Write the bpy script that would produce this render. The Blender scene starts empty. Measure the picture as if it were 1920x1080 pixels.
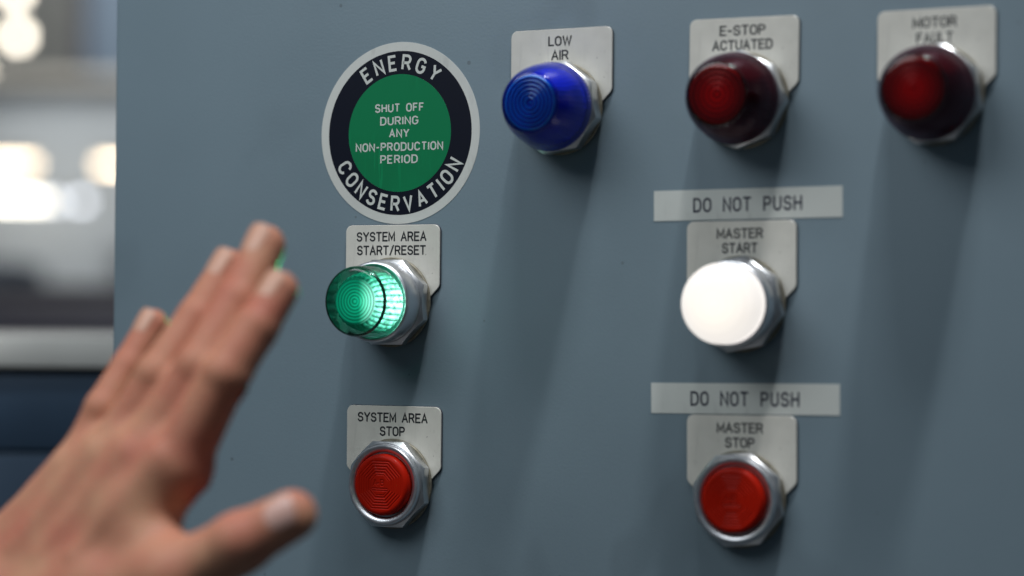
import bpy, bmesh, math, random
import numpy as np
from mathutils import Vector, Matrix, noise as mnoise

PI = math.pi
scene = bpy.context.scene
COL = scene.collection
random.seed(7)

# ------------------------------------------------------------------ camera
ZC = 1.40                                     # height of the panel's datum above the floor (m)
cam_d = bpy.data.cameras.new('camera')
cam = bpy.data.objects.new('camera', cam_d)
COL.objects.link(cam)
c_right = Vector((0.8903847, 0.4551253, 0.0087223))
c_fwd = Vector((-0.4552084, 0.8902492, 0.0155458))
c_up = c_right.cross(c_fwd).normalized()
M = Matrix((c_right, c_up, -c_fwd)).transposed().to_4x4()
M.translation = Vector((0.4419039, -0.8578392, ZC - 0.0238739))
cam.matrix_world = M
cam_d.sensor_width = 36.0
cam_d.lens = 4305.4 / 1920 * 36.0
cam_d.clip_start = 0.02
cam_d.clip_end = 100
cam_d.dof.use_dof = True
cam_d.dof.focus_distance = 0.985
cam_d.dof.aperture_fstop = 3.7
cam_d.dof.aperture_blades = 9
scene.camera = cam

# ------------------------------------------------------------------ world, lamps, exposure
world = bpy.data.worlds.new('World')
scene.world = world
world.use_nodes = True
bg = world.node_tree.nodes['Background']
bg.inputs[0].default_value = (0.52, 0.77, 1.0, 1)
bg.inputs[1].default_value = 0.06
scene.view_settings.view_transform = 'Standard'
scene.view_settings.look = 'None'
scene.view_settings.exposure = 0.08
scene.view_settings.gamma = 1.0


def area(name, loc, target, sx, sy, watts, col):
    d = bpy.data.lights.new(name, 'AREA')
    d.shape = 'RECTANGLE'; d.size = sx; d.size_y = sy
    d.energy = watts; d.color = col
    o = bpy.data.objects.new(name, d)
    COL.objects.link(o)
    o.location = loc
    o.rotation_euler = (Vector(target) - Vector(loc)).to_track_quat('-Z', 'Y').to_euler()
    return o


# rows of ceiling luminaires above and in front of the cabinet, plus an added side fill
area('ceiling_luminaire', (0.74, -0.66, 5.1), (0.0, 0.0, 1.4), 0.24, 0.20, 80, (0.96, 0.97, 0.98))
area('ceiling_luminaire', (0.38, -1.0, 5.0), (0.0, 0.0, 1.4), 0.5, 0.25, 36, (0.93, 0.97, 1.0))
area('side_fill_lamp', (-0.32, -0.66, 2.02), (-0.03, 0.0, 1.42), 0.62, 0.45, 3.75, (0.90, 0.96, 1.0))  # fill lamp added to shape the brightness falloff across the panel
# the far part of the hall has its own lamps
area('hall_luminaire', (-4.5, 6.5, 5.5), (-6.0, 9.0, 1.5), 3.0, 1.5, 360, (1.0, 0.95, 0.87))

# ------------------------------------------------------------------ helpers


def tag(o, label=None, cat=None, group=None, kind=None):
    if label: o['label'] = label
    if cat: o['category'] = cat
    if group: o['group'] = group
    if kind: o['kind'] = kind
    return o


def empty(name, loc, rot=(0, 0, 0)):
    o = bpy.data.objects.new(name, None)
    COL.objects.link(o)
    o.location = loc; o.rotation_euler = rot
    o.empty_display_size = 0.01
    return o


def mesh_obj(name, verts, faces, mat, parent=None, smooth=False, sharp=30, loc=(0, 0, 0), rot=(0, 0, 0)):
    me = bpy.data.meshes.new(name)
    me.from_pydata([tuple(v) for v in verts], [], faces)
    if smooth:
        me.polygons.foreach_set('use_smooth', [True] * len(me.polygons))
        bm = bmesh.new(); bm.from_mesh(me)
        ca = math.radians(sharp)
        for e in bm.edges:
            if len(e.link_faces) == 2 and e.calc_face_angle(0) > ca:
                e.smooth = False
        bm.to_mesh(me); bm.free()
    me.materials.append(mat)
    me.update()
    o = bpy.data.objects.new(name, me)
    COL.objects.link(o)
    if parent: o.parent = parent
    o.location = loc; o.rotation_euler = rot
    return o


def P(x, y, h=0.0):
    """panel millimetres (x right, y down, h out of the panel) -> world metres"""
    return Vector((x / 1000, -h / 1000, ZC - y / 1000))


def lathe(profile, n=96, rfun=None, closed=False, caps=True):
    """profile: (radius mm, height mm) pairs, spun about the panel normal"""
    V, F = [], []
    k = len(profile)
    for i, (r, h) in enumerate(profile):
        for j in range(n):
            a = 2 * PI * j / n
            rr = rfun(r, h, a) if rfun else r
            V.append((rr * math.sin(a) / 1000, -h / 1000, rr * math.cos(a) / 1000))
    for i in range(k - 1 if not closed else k):
        i2 = (i + 1) % k
        for j in range(n):
            j2 = (j + 1) % n
            F.append((i * n + j, i2 * n + j, i2 * n + j2, i * n + j2))
    if not closed and caps:
        if profile[0][0] > 1e-6 and profile[0][1] >= 0:
            F.append(tuple(range(n)))
        if profile[-1][0] > 1e-6:
            F.append(tuple((k - 1) * n + j for j in range(n))[::-1])
    return V, F


def box(x0, x1, y0, y1, z0, z1, bev=0.0, seg=3):
    bm = bmesh.new()
    bmesh.ops.create_cube(bm, size=1)
    for v in bm.verts:
        v.co = Vector((x0 + (v.co.x + .5) * (x1 - x0), y0 + (v.co.y + .5) * (y1 - y0), z0 + (v.co.z + .5) * (z1 - z0)))
    if bev:
        bmesh.ops.bevel(bm, geom=bm.edges[:], offset=bev, segments=seg, profile=.5, affect='EDGES')
    V = [v.co.copy() for v in bm.verts]
    bm.verts.index_update()
    F = [tuple(v.index for v in f.verts) for f in bm.faces]
    bm.free()
    return V, F

# ------------------------------------------------------------------ materials


def mat(name, col, rough=.5, metal=0., **kw):
    m = bpy.data.materials.new(name)
    m.use_nodes = True
    b = m.node_tree.nodes['Principled BSDF']
    b.inputs['Base Color'].default_value = (*col, 1)
    b.inputs['Roughness'].default_value = rough
    b.inputs['Metallic'].default_value = metal
    for k, v in kw.items():
        b.inputs[k.replace('_', ' ')].default_value = v
    return m


def add_noise(m, scale, col_amt=0., bump=0., dist=.0002, rough_amt=0., detail=4, stretch=(1, 1, 1)):
    nt = m.node_tree; b = nt.nodes['Principled BSDF']
    tc = nt.nodes.new('ShaderNodeTexCoord'); mp = nt.nodes.new('ShaderNodeMapping')
    mp.inputs['Scale'].default_value = stretch
    nz = nt.nodes.new('ShaderNodeTexNoise')
    nz.inputs['Scale'].default_value = scale; nz.inputs['Detail'].default_value = detail
    nt.links.new(tc.outputs['Object'], mp.inputs[0]); nt.links.new(mp.outputs[0], nz.inputs['Vector'])
    if col_amt:
        base = b.inputs['Base Color'].default_value[:]
        if b.inputs['Base Color'].is_linked:
            src = b.inputs['Base Color'].links[0].from_socket
        else:
            src = None
        hv = nt.nodes.new('ShaderNodeHueSaturation')
        mr = nt.nodes.new('ShaderNodeMapRange')
        mr.inputs['From Min'].default_value = .25; mr.inputs['From Max'].default_value = .75
        mr.inputs['To Min'].default_value = 1 - col_amt; mr.inputs['To Max'].default_value = 1 + col_amt
        nt.links.new(nz.outputs['Fac'], mr.inputs['Value'])
        nt.links.new(mr.outputs[0], hv.inputs['Value'])
        if src: nt.links.new(src, hv.inputs['Color'])
        else: hv.inputs['Color'].default_value = base
        nt.links.new(hv.outputs[0], b.inputs['Base Color'])
    if rough_amt:
        mr = nt.nodes.new('ShaderNodeMapRange')
        r = b.inputs['Roughness'].default_value
        mr.inputs['From Min'].default_value = .25; mr.inputs['From Max'].default_value = .75
        mr.inputs['To Min'].default_value = r - rough_amt; mr.inputs['To Max'].default_value = r + rough_amt
        nt.links.new(nz.outputs['Fac'], mr.inputs['Value']); nt.links.new(mr.outputs[0], b.inputs['Roughness'])
    if bump:
        bp = nt.nodes.new('ShaderNodeBump')
        bp.inputs['Strength'].default_value = bump; bp.inputs['Distance'].default_value = dist
        nt.links.new(nz.outputs['Fac'], bp.inputs['Height'])
        if b.inputs['Normal'].is_linked:
            nt.links.new(b.inputs['Normal'].links[0].from_socket, bp.inputs['Normal'])
        nt.links.new(bp.outputs[0], b.inputs['Normal'])
    return m


def specks(m, scale, thr, col):
    """sparse dirt specks and chips in a paint"""
    nt = m.node_tree; b = nt.nodes['Principled BSDF']
    tc = nt.nodes.new('ShaderNodeTexCoord'); vo = nt.nodes.new('ShaderNodeTexVoronoi')
    vo.inputs['Scale'].default_value = scale
    nt.links.new(tc.outputs['Object'], vo.inputs['Vector'])
    sz = nt.nodes.new('ShaderNodeSeparateColor')
    nt.links.new(vo.outputs['Color'], sz.inputs[0])
    pw = nt.nodes.new('ShaderNodeMath'); pw.operation = 'POWER'; pw.inputs[1].default_value = 6
    nt.links.new(sz.outputs[0], pw.inputs[0])
    ml = nt.nodes.new('ShaderNodeMath'); ml.operation = 'MULTIPLY'; ml.inputs[1].default_value = thr
    nt.links.new(pw.outputs[0], ml.inputs[0])
    lt = nt.nodes.new('ShaderNodeMath'); lt.operation = 'LESS_THAN'
    nt.links.new(vo.outputs['Distance'], lt.inputs[0]); nt.links.new(ml.outputs[0], lt.inputs[1])
    mx = nt.nodes.new('ShaderNodeMix'); mx.data_type = 'RGBA'
    if b.inputs['Base Color'].is_linked: nt.links.new(b.inputs['Base Color'].links[0].from_socket, mx.inputs[6])
    else: mx.inputs[6].default_value = b.inputs['Base Color'].default_value[:]
    mx.inputs[7].default_value = (*col, 1)
    f = nt.nodes.new('ShaderNodeMath'); f.operation = 'MULTIPLY'; f.inputs[1].default_value = .55
    nt.links.new(lt.outputs[0], f.inputs[0]); nt.links.new(f.outputs[0], mx.inputs[0])
    nt.links.new(mx.outputs[2], b.inputs['Base Color'])
    return m


m_paint = mat('grey_cabinet_paint', (0.195, 0.262, 0.305), .42)
add_noise(m_paint, 900, bump=.4, dist=.00012, detail=3)
add_noise(m_paint, 9, col_amt=.05, rough_amt=.06, detail=5)
specks(m_paint, 110, .10, (.10, .12, .13))
m_plate = mat('legend_plate_face', (0.73, 0.705, 0.635), .32, .0)
add_noise(m_plate, 120, col_amt=.05, bump=.1, dist=.00005, rough_amt=.08)
specks(m_plate, 300, .12, (.2, .19, .17))
m_edge = mat('legend_plate_edge', (0.05, 0.055, 0.07), .4)
m_ink = mat('engraved_black_fill', (0.012, 0.014, 0.018), .6)
m_strip = mat('label_tape', (0.67, 0.69, 0.65), .38)
add_noise(m_strip, 60, col_amt=.03, bump=.08, dist=.00005)
m_navyink = mat('label_tape_ink', (0.012, 0.013, 0.04), .5)
m_stwhite = mat('sticker_white_vinyl', (0.70, 0.71, 0.67), .4)
add_noise(m_stwhite, 50, col_amt=.05, rough_amt=.05)
specks(m_stwhite, 120, .12, (.2, .2, .2))
m_stblack = mat('sticker_black_vinyl', (0.004, 0.006, 0.016), .42, Specular_IOR_Level=.25)
specks(m_stblack, 180, .1, (.2, .2, .2))
m_stgreen = mat('sticker_green_vinyl', (0.002, 0.21, 0.078), .5, Specular_IOR_Level=.2)
m_stletter = mat('sticker_letter_white', (0.68, 0.70, 0.66), .4)
m_metal = mat('brushed_zinc', (0.64, 0.65, 0.66), .36, 1.0)
add_noise(m_metal, 260, bump=.16, dist=.00008, rough_amt=.07, col_amt=.05, stretch=(1, 5, 1))
m_metal2 = mat('satin_aluminium', (0.72, 0.73, 0.76), .38, 1.0)
add_noise(m_metal2, 320, bump=.10, dist=.00006, rough_amt=.06, stretch=(1, 6, 1))
m_gasket = mat('grimy_washer', (0.24, 0.22, 0.17), .6, .6)
add_noise(m_gasket, 500, col_amt=.3, bump=.5, dist=.0003)
m_dark = mat('dark_gap_plastic', (0.01, 0.01, 0.012), .6)
m_red = mat('red_moulded_plastic', (0.42, 0.009, 0.001), .5, Coat_Weight=.03, Coat_Roughness=.15, Specular_IOR_Level=.10)
add_noise(m_red, 700, bump=.12, dist=.00006)


def shell_mat(name, tint, tint_gloss=(1, 1, 1), body=None, body_w=.3, rough=.06):
    """thin tinted clear plastic: lets light through with its tint, with a clear gloss on top"""
    m = bpy.data.materials.new(name); m.use_nodes = True
    nt = m.node_tree; nt.nodes.clear()
    out = nt.nodes.new('ShaderNodeOutputMaterial')
    tr = nt.nodes.new('ShaderNodeBsdfTransparent'); tr.inputs[0].default_value = (*tint, 1)
    gl = nt.nodes.new('ShaderNodeBsdfGlossy'); gl.inputs['Color'].default_value = (*tint_gloss, 1); gl.inputs['Roughness'].default_value = rough
    fr = nt.nodes.new('ShaderNodeFresnel'); fr.inputs[0].default_value = 1.5
    base = tr.outputs[0]
    if body:
        df = nt.nodes.new('ShaderNodeBsdfDiffuse'); df.inputs[0].default_value = (*body, 1)
        tl = nt.nodes.new('ShaderNodeBsdfTranslucent'); tl.inputs[0].default_value = (*body, 1)
        a = nt.nodes.new('ShaderNodeMixShader'); a.inputs[0].default_value = .4
        nt.links.new(df.outputs[0], a.inputs[1]); nt.links.new(tl.outputs[0], a.inputs[2])
        b = nt.nodes.new('ShaderNodeMixShader'); b.inputs[0].default_value = body_w
        nt.links.new(tr.outputs[0], b.inputs[1]); nt.links.new(a.outputs[0], b.inputs[2])
        base = b.outputs[0]
    mx = nt.nodes.new('ShaderNodeMixShader')
    nt.links.new(fr.outputs[0], mx.inputs[0]); nt.links.new(base, mx.inputs[1]); nt.links.new(gl.outputs[0], mx.inputs[2])
    nt.links.new(mx.outputs[0], out.inputs[0])
    return m


m_blue_shell = shell_mat('blue_lens_plastic', (.12, .32, .98), tint_gloss=(1, 1, 1), body=(.002, .04, .66), body_w=.26, rough=.24)
m_blue_face = shell_mat('blue_lens_front', (.80, .92, 1.0), body=(.002, .02, .30), body_w=.06, rough=.07)
m_blue_in = mat('blue_inner_lens', (.010, .32, 1.0), .25, Coat_Weight=.5)
m_blue_wall = mat('blue_inner_wall', (.004, .07, .70), .3, Coat_Weight=.5)
m_dred_shell = shell_mat('dark_red_lens_plastic', (.45, .03, .06), tint_gloss=(.6, .5, .6), body=(.06, .001, .006), body_w=.30, rough=.22)
m_dred_face = shell_mat('dark_red_lens_front', (1., .55, .55), body=(.03, .001, .002), body_w=.06, rough=.08)
m_dred_in = mat('red_inner_lens', (.9, .006, .004), .3, Coat_Weight=.3)
m_dred_wall = mat('red_inner_wall', (.34, .003, .008), .3, Coat_Weight=.4)
m_green_shell = shell_mat('green_lens_plastic', (.52, 1.0, .88), body=(.001, .05, .025), body_w=.18, rough=.05)
m_green_dark = mat('green_inner_lens_rim', (.002, .052, .025), .25, Coat_Weight=.5)


def emit_radial(name, c_in, c_out, s_in, s_out, rmax, rings=0, ring_amt=0., side=0., ribs=0, rib_amt=0., smin_=-.1):
    """a glowing lens: emission painted by distance from its own axis (and a hot right side)"""
    m = bpy.data.materials.new(name); m.use_nodes = True
    nt = m.node_tree; b = nt.nodes['Principled BSDF']
    N = nt.nodes.new; L = nt.links.new
    tc = N('ShaderNodeTexCoord'); sp = N('ShaderNodeSeparateXYZ'); L(tc.outputs['Object'], sp.inputs[0])
    cb = N('ShaderNodeCombineXYZ'); L(sp.outputs[0], cb.inputs[0]); L(sp.outputs[2], cb.inputs[2])
    ln = N('ShaderNodeVectorMath'); ln.operation = 'LENGTH'; L(cb.outputs[0], ln.inputs[0])
    mr = N('ShaderNodeMapRange'); mr.inputs['From Max'].default_value = rmax / 1000; L(ln.outputs['Value'], mr.inputs['Value'])
    cm = N('ShaderNodeMix'); cm.data_type = 'RGBA'; cm.inputs[6].default_value = (*c_in, 1); cm.inputs[7].default_value = (*c_out, 1)
    L(mr.outputs[0], cm.inputs[0])
    st = N('ShaderNodeMapRange'); st.inputs['To Min'].default_value = s_in; st.inputs['To Max'].default_value = s_out
    L(mr.outputs[0], st.inputs['Value'])
    s_sock = st.outputs[0]
    if rings:
        q = N('ShaderNodeMath'); q.operation = 'MULTIPLY'; q.inputs[1].default_value = rings * 2 * PI; L(mr.outputs[0], q.inputs[0])
        sn = N('ShaderNodeMath'); sn.operation = 'SINE'; L(q.outputs[0], sn.inputs[0])
        a = N('ShaderNodeMath'); a.operation = 'MULTIPLY_ADD'; a.inputs[1].default_value = ring_amt; a.inputs[2].default_value = 1.0
        L(sn.outputs[0], a.inputs[0])
        mu = N('ShaderNodeMath'); mu.operation = 'MULTIPLY'; L(s_sock, mu.inputs[0]); L(a.outputs[0], mu.inputs[1])
        s_sock = mu.outputs[0]
    if side:
        xx = N('ShaderNodeMapRange'); xx.inputs['From Min'].default_value = smin_ * rmax / 1000; xx.inputs['From Max'].default_value = rmax / 1000
        xx.inputs['To Min'].default_value = 1.; xx.inputs['To Max'].default_value = 1 + side
        L(sp.outputs[0], xx.inputs['Value'])
        hf = N('ShaderNodeMapRange'); hf.inputs['From Min'].default_value = smin_ * rmax / 1000; hf.inputs['From Max'].default_value = 1.1 * rmax / 1000
        L(sp.outputs[0], hf.inputs['Value'])
        if side > 20:      # hot side painted into the emission, fading quickly across the lens
            pw = N('ShaderNodeMath'); pw.operation = 'POWER'; pw.inputs[1].default_value = 1.7; L(hf.outputs[0], pw.inputs[0])
            px_ = N('ShaderNodeMath'); px_.operation = 'MULTIPLY_ADD'; px_.inputs[1].default_value = side; px_.inputs[2].default_value = 1.0
            L(pw.outputs[0], px_.inputs[0]); xx = px_
        cm2 = N('ShaderNodeMix'); cm2.data_type = 'RGBA'; cm2.inputs[7].default_value = (.85, 1, .95, 1)
        L(hf.outputs[0], cm2.inputs[0]); L(cm.outputs[2], cm2.inputs[6]); cm = cm2
        mu = N('ShaderNodeMath'); mu.operation = 'MULTIPLY'; L(s_sock, mu.inputs[0]); L(xx.outputs[0], mu.inputs[1])
        s_sock = mu.outputs[0]
    if ribs:
        an = N('ShaderNodeMath'); an.operation = 'ARCTAN2'; L(sp.outputs[0], an.inputs[0]); L(sp.outputs[2], an.inputs[1])
        q = N('ShaderNodeMath'); q.operation = 'MULTIPLY'; q.inputs[1].default_value = ribs; L(an.outputs[0], q.inputs[0])
        sn = N('ShaderNodeMath'); sn.operation = 'COSINE'; L(q.outputs[0], sn.inputs[0])
        # uneven scatter of the moulded facets, painted into the emission as noise
        nz_ = N('ShaderNodeTexNoise'); nz_.inputs['Scale'].default_value = 420; nz_.inputs['Detail'].default_value = 2; L(tc.outputs['Object'], nz_.inputs['Vector'])
        nm_ = N('ShaderNodeMapRange'); nm_.inputs['From Min'].default_value = .35; nm_.inputs['From Max'].default_value = .65; nm_.inputs['To Min'].default_value = .35; nm_.inputs['To Max'].default_value = 1.5
        L(nz_.outputs['Fac'], nm_.inputs['Value'])
        m5 = N('ShaderNodeMath'); m5.operation = 'MULTIPLY'; L(s_sock, m5.inputs[0]); L(nm_.outputs[0], m5.inputs[1]); s_sock = m5.outputs[0]
        a = N('ShaderNodeMath'); a.operation = 'MULTIPLY_ADD'; a.inputs[1].default_value = rib_amt; a.inputs[2].default_value = 1.0
        L(sn.outputs[0], a.inputs[0])
        mu = N('ShaderNodeMath'); mu.operation = 'MULTIPLY'; L(s_sock, mu.inputs[0]); L(a.outputs[0], mu.inputs[1])
        s_sock = mu.outputs[0]
    b.inputs['Base Color'].default_value = (*[c * .3 for c in c_out], 1)
    b.inputs['Roughness'].default_value = .25
    L(cm.outputs[2], b.inputs['Emission Color']); L(s_sock, b.inputs['Emission Strength'])
    return m


m_green_disc = emit_radial('lit_green_fresnel', (.02, .9, .55), (.005, .70, .44), .36, .16, 9.6, rings=7, ring_amt=.6, side=6, smin_=.2)
m_green_collar = emit_radial('lit_green_collar', (.04, 1., .66), (.04, 1., .66), .018, .018, 13.4, side=210, ribs=30, rib_amt=.75, smin_=.18)
m_white_lit = emit_radial('lit_white_cap', (1.0, .91, .78), (1.0, .95, .90), 1.02, .80, 16.5, rings=5, ring_amt=.012)
m_dred_glow = emit_radial('red_lens_added_glow', (1.0, .0, .0), (.9, .0, .0), .12, .01, 11.2)  # weak emission added to brighten the dark inner lens
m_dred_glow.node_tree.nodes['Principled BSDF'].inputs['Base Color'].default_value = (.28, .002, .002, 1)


def wear(m, amt=.12, scale=26, thr=.66, streak=18, rot=.5):
    """fine scratches and rubbed smudges: thin streaks that lighten the surface and change its gloss"""
    nt = m.node_tree; b = nt.nodes['Principled BSDF']; N = nt.nodes.new; L = nt.links.new
    tc = N('ShaderNodeTexCoord'); mp = N('ShaderNodeMapping')
    mp.inputs['Rotation'].default_value = (0, rot, 0); mp.inputs['Scale'].default_value = (streak, 1, 1)
    nz = N('ShaderNodeTexNoise'); nz.inputs['Scale'].default_value = scale; nz.inputs['Detail'].default_value = 2
    L(tc.outputs['Object'], mp.inputs[0]); L(mp.outputs[0], nz.inputs['Vector'])
    sm = N('ShaderNodeTexNoise'); sm.inputs['Scale'].default_value = scale * .6; sm.inputs['Detail'].default_value = 6
    L(tc.outputs['Object'], sm.inputs['Vector'])
    mr = N('ShaderNodeMapRange'); mr.inputs['From Min'].default_value = thr; mr.inputs['From Max'].default_value = thr + .05
    L(nz.outputs['Fac'], mr.inputs['Value'])
    m2 = N('ShaderNodeMapRange'); m2.inputs['From Min'].default_value = .5; m2.inputs['From Max'].default_value = .62
    L(sm.outputs['Fac'], m2.inputs['Value'])
    mu = N('ShaderNodeMath'); mu.operation = 'MULTIPLY'; L(mr.outputs[0], mu.inputs[0]); L(m2.outputs[0], mu.inputs[1])
    hv_ = N('ShaderNodeHueSaturation')
    va = N('ShaderNodeMath'); va.operation = 'MULTIPLY_ADD'; va.inputs[1].default_value = amt; va.inputs[2].default_value = 1.0
    L(mu.outputs[0], va.inputs[0])
    v2 = N('ShaderNodeMath'); v2.operation = 'MULTIPLY_ADD'; v2.inputs[1].default_value = -.35 * abs(amt); L(m2.outputs[0], v2.inputs[0]); L(va.outputs[0], v2.inputs[2])
    L(v2.outputs[0], hv_.inputs['Value'])
    if b.inputs['Base Color'].is_linked: L(b.inputs['Base Color'].links[0].from_socket, hv_.inputs['Color'])
    else: hv_.inputs['Color'].default_value = b.inputs['Base Color'].default_value[:]
    L(hv_.outputs[0], b.inputs['Base Color'])
    return m


wear(m_paint, -.10, 11, .52, 1.5, .2)
wear(m_plate, -.06, 40, .58, 10, .2)
wear(m_strip, -.18, 30, .58, 6, 1.3)
wear(m_stgreen, .25, 40, .58, 12, .8)
wear(m_stwhite, -.2, 40, .56, 6, 1.1)

# ------------------------------------------------------------------ the grey cabinet
cab = empty('control_cabinet', (0.0, 0.0, 0.0))
tag(cab, 'grey painted steel control cabinet carrying all the buttons, lamps and stickers', 'control cabinet')
cx0, cx1, cz0, cz1 = -0.2036, 0.62, 0.55, 2.02
V, F = box(cx0, cx1, 0.0, 0.024, cz0, cz1, .0022, 4)
mesh_obj('door', V, F, m_paint, cab, True, 40)
V, F = box(cx0 + .012, cx1 - .012, 0.028, 0.34, cz0 - .02, cz1 + .02, .003, 3)
mesh_obj('enclosure', V, F, m_paint, cab, True, 40)
V, F = box(cx0 + .004, cx1 - .004, 0.0242, 0.0278, cz0 + .006, cz1 - .006)
mesh_obj('door_seal', V, F, m_dark, cab)
V, F = box(cx0 + .04, cx1 - .04, 0.05, 0.32, 0.0, cz0 - .0215, .003, 2)
mesh_obj('plinth', V, F, m_dark, cab, True, 40)

# ------------------------------------------------------------------ stroke lettering


def arc(cx, cy, rx, ry, a0, a1, n=12):
    return [(cx + rx * math.cos(math.radians(a0 + (a1 - a0) * i / n)), cy + ry * math.sin(math.radians(a0 + (a1 - a0) * i / n))) for i in range(n + 1)]


# glyphs on a box 4 wide, 6 high: list of (points, closed)
G = {
    'A': (4.2, [([(0, 0), (2.1, 6), (4.2, 0)], 0), ([(.75, 2), (3.45, 2)], 0)]),
    'B': (3.8, [([(0, 0), (0, 6), (2.2, 6)] + arc(2.2, 4.6, 1.4, 1.4, 90, -90)[1:] + [(0, 3.2)], 0), ([(2.2, 3.2)] + arc(2.2, 1.6, 1.6, 1.6, 90, -90)[1:] + [(0, 0)], 0)]),
    'C': (4.0, [(arc(2, 4, 2, 2, 15, 180) + arc(2, 2, 2, 2, 180, 345), 0)]),
    'D': (4.0, [([(0, 0), (0, 6), (1.6, 6)] + arc(1.8, 3.8, 2.2, 2.2, 90, 0) + arc(1.8, 2.2, 2.2, 2.2, 0, -90) + [(1.6, 0)], 1)]),
    'E': (3.5, [([(3.5, 6), (0, 6), (0, 0), (3.5, 0)], 0), ([(0.3, 3.1), (2.9, 3.1)], 0)]),
    'F': (3.4, [([(3.4, 6), (0, 6), (0, 0)], 0), ([(0.3, 3.1), (2.8, 3.1)], 0)]),
    'G': (4.1, [(arc(2, 4, 2, 2, 20, 180) + arc(2, 2, 2, 2, 180, 360) + [(4, 2.8), (2.3, 2.8)], 0)]),
    'H': (3.9, [([(0, 0), (0, 6)], 0), ([(3.9, 0), (3.9, 6)], 0), ([(.2, 3.1), (3.7, 3.1)], 0)]),
    'I': (0.0, [([(0, 0), (0, 6)], 0)]),
    'L': (3.2, [([(0, 6), (0, 0), (3.2, 0)], 0)]),
    'M': (4.6, [([(0, 0), (0, 6), (2.3, 1.2), (4.6, 6), (4.6, 0)], 0)]),
    'N': (3.9, [([(0, 0), (0, 6), (3.9, 0), (3.9, 6)], 0)]),
    'O': (4.0, [(arc(2, 4, 2, 2, 0, 180) + arc(2, 2, 2, 2, 180, 360), 1)]),
    'P': (3.7, [([(0, 0), (0, 6), (2.1, 6)] + arc(2.1, 4.4, 1.6, 1.6, 90, -90)[1:] + [(.2, 2.8)], 0)]),
    'R': (3.9, [([(0, 0), (0, 6), (2.2, 6)] + arc(2.2, 4.45, 1.55, 1.55, 90, -90)[1:] + [(.2, 2.9)], 0), ([(2.2, 2.9), (3.9, 0)], 0)]),
    'S': (3.8, [(arc(1.9, 4.5, 1.8, 1.5, 15, 250) + arc(1.9, 1.55, 1.9, 1.55, 75, -165), 0)]),
    'T': (3.8, [([(0, 6), (3.8, 6)], 0), ([(1.9, 5.8), (1.9, 0)], 0)]),
    'U': (3.8, [([(0, 6), (0, 1.9)] + arc(1.9, 1.9, 1.9, 1.9, 180, 360) + [(3.8, 6)], 0)]),
    'V': (4.1, [([(0, 6), (2.05, 0), (4.1, 6)], 0)]),
    'W': (5.8, [([(0, 6), (1.45, 0), (2.9, 5.6), (4.35, 0), (5.8, 6)], 0)]),
    'Y': (4.2, [([(0, 6), (2.1, 2.9), (4.2, 6)], 0), ([(2.1, 3.0), (2.1, 0)], 0)]),
    '/': (2.8, [([(0, -.4), (2.8, 6.4)], 0)]),
    '-': (2.2, [([(0, 2.7), (2.2, 2.7)], 0)]),
    ' ': (2.6, []),
}


def ribbon(pts, w, closed, round_cap):
    """flat outline of a pen stroke, mitred at its corners"""
    p = [Vector(q) for q in pts]
    if closed and (p[0] - p[-1]).length < 1e-6: p = p[:-1]
    q = [p[0]]
    for a in p[1:]:
        if (a - q[-1]).length > 1e-5: q.append(a)
    p = q; n = len(p); V = []; F = []
    Ls, Rs = [], []
    for i in range(n):
        if closed: a, b = p[i - 1], p[(i + 1) % n]
        else: a, b = p[max(i - 1, 0)], p[min(i + 1, n - 1)]
        d1 = (p[i] - a); d2 = (b - p[i])
        if d1.length < 1e-9: d1 = d2
        if d2.length < 1e-9: d2 = d1
        d1 = d1.normalized(); d2 = d2.normalized()
        n1 = Vector((-d1.y, d1.x)); n2 = Vector((-d2.y, d2.x))
        m = (n1 + n2)
        m = m.normalized() if m.length > 1e-6 else n1
        k = min(1 / max(m.dot(n1), .01), 2.3)
        Ls.append(p[i] + m * k * w / 2); Rs.append(p[i] - m * k * w / 2)
    V = Ls + Rs
    for i in range(n if closed else n - 1):
        j = (i + 1) % n
        F.append((i, n + i, n + j, j))
    if round_cap and not closed:
        for e, (c, o) in enumerate(((p[0], p[1]), (p[-1], p[-2]))):
            d = (c - o).normalized(); a0 = math.atan2(d.y, d.x)
            s = len(V)
            fan = [c + Vector((math.cos(a0 + t), math.sin(a0 + t))) * w / 2 for t in [(-PI / 2 + PI * k / 8) for k in range(1, 8)]]
            V += fan
            if e == 0: F.append(tuple([0] + list(range(s, s + 7)) + [n]))
            else: F.append(tuple([2 * n - 1] + list(range(s, s + 7)) + [n - 1]))
    return V, F


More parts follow.
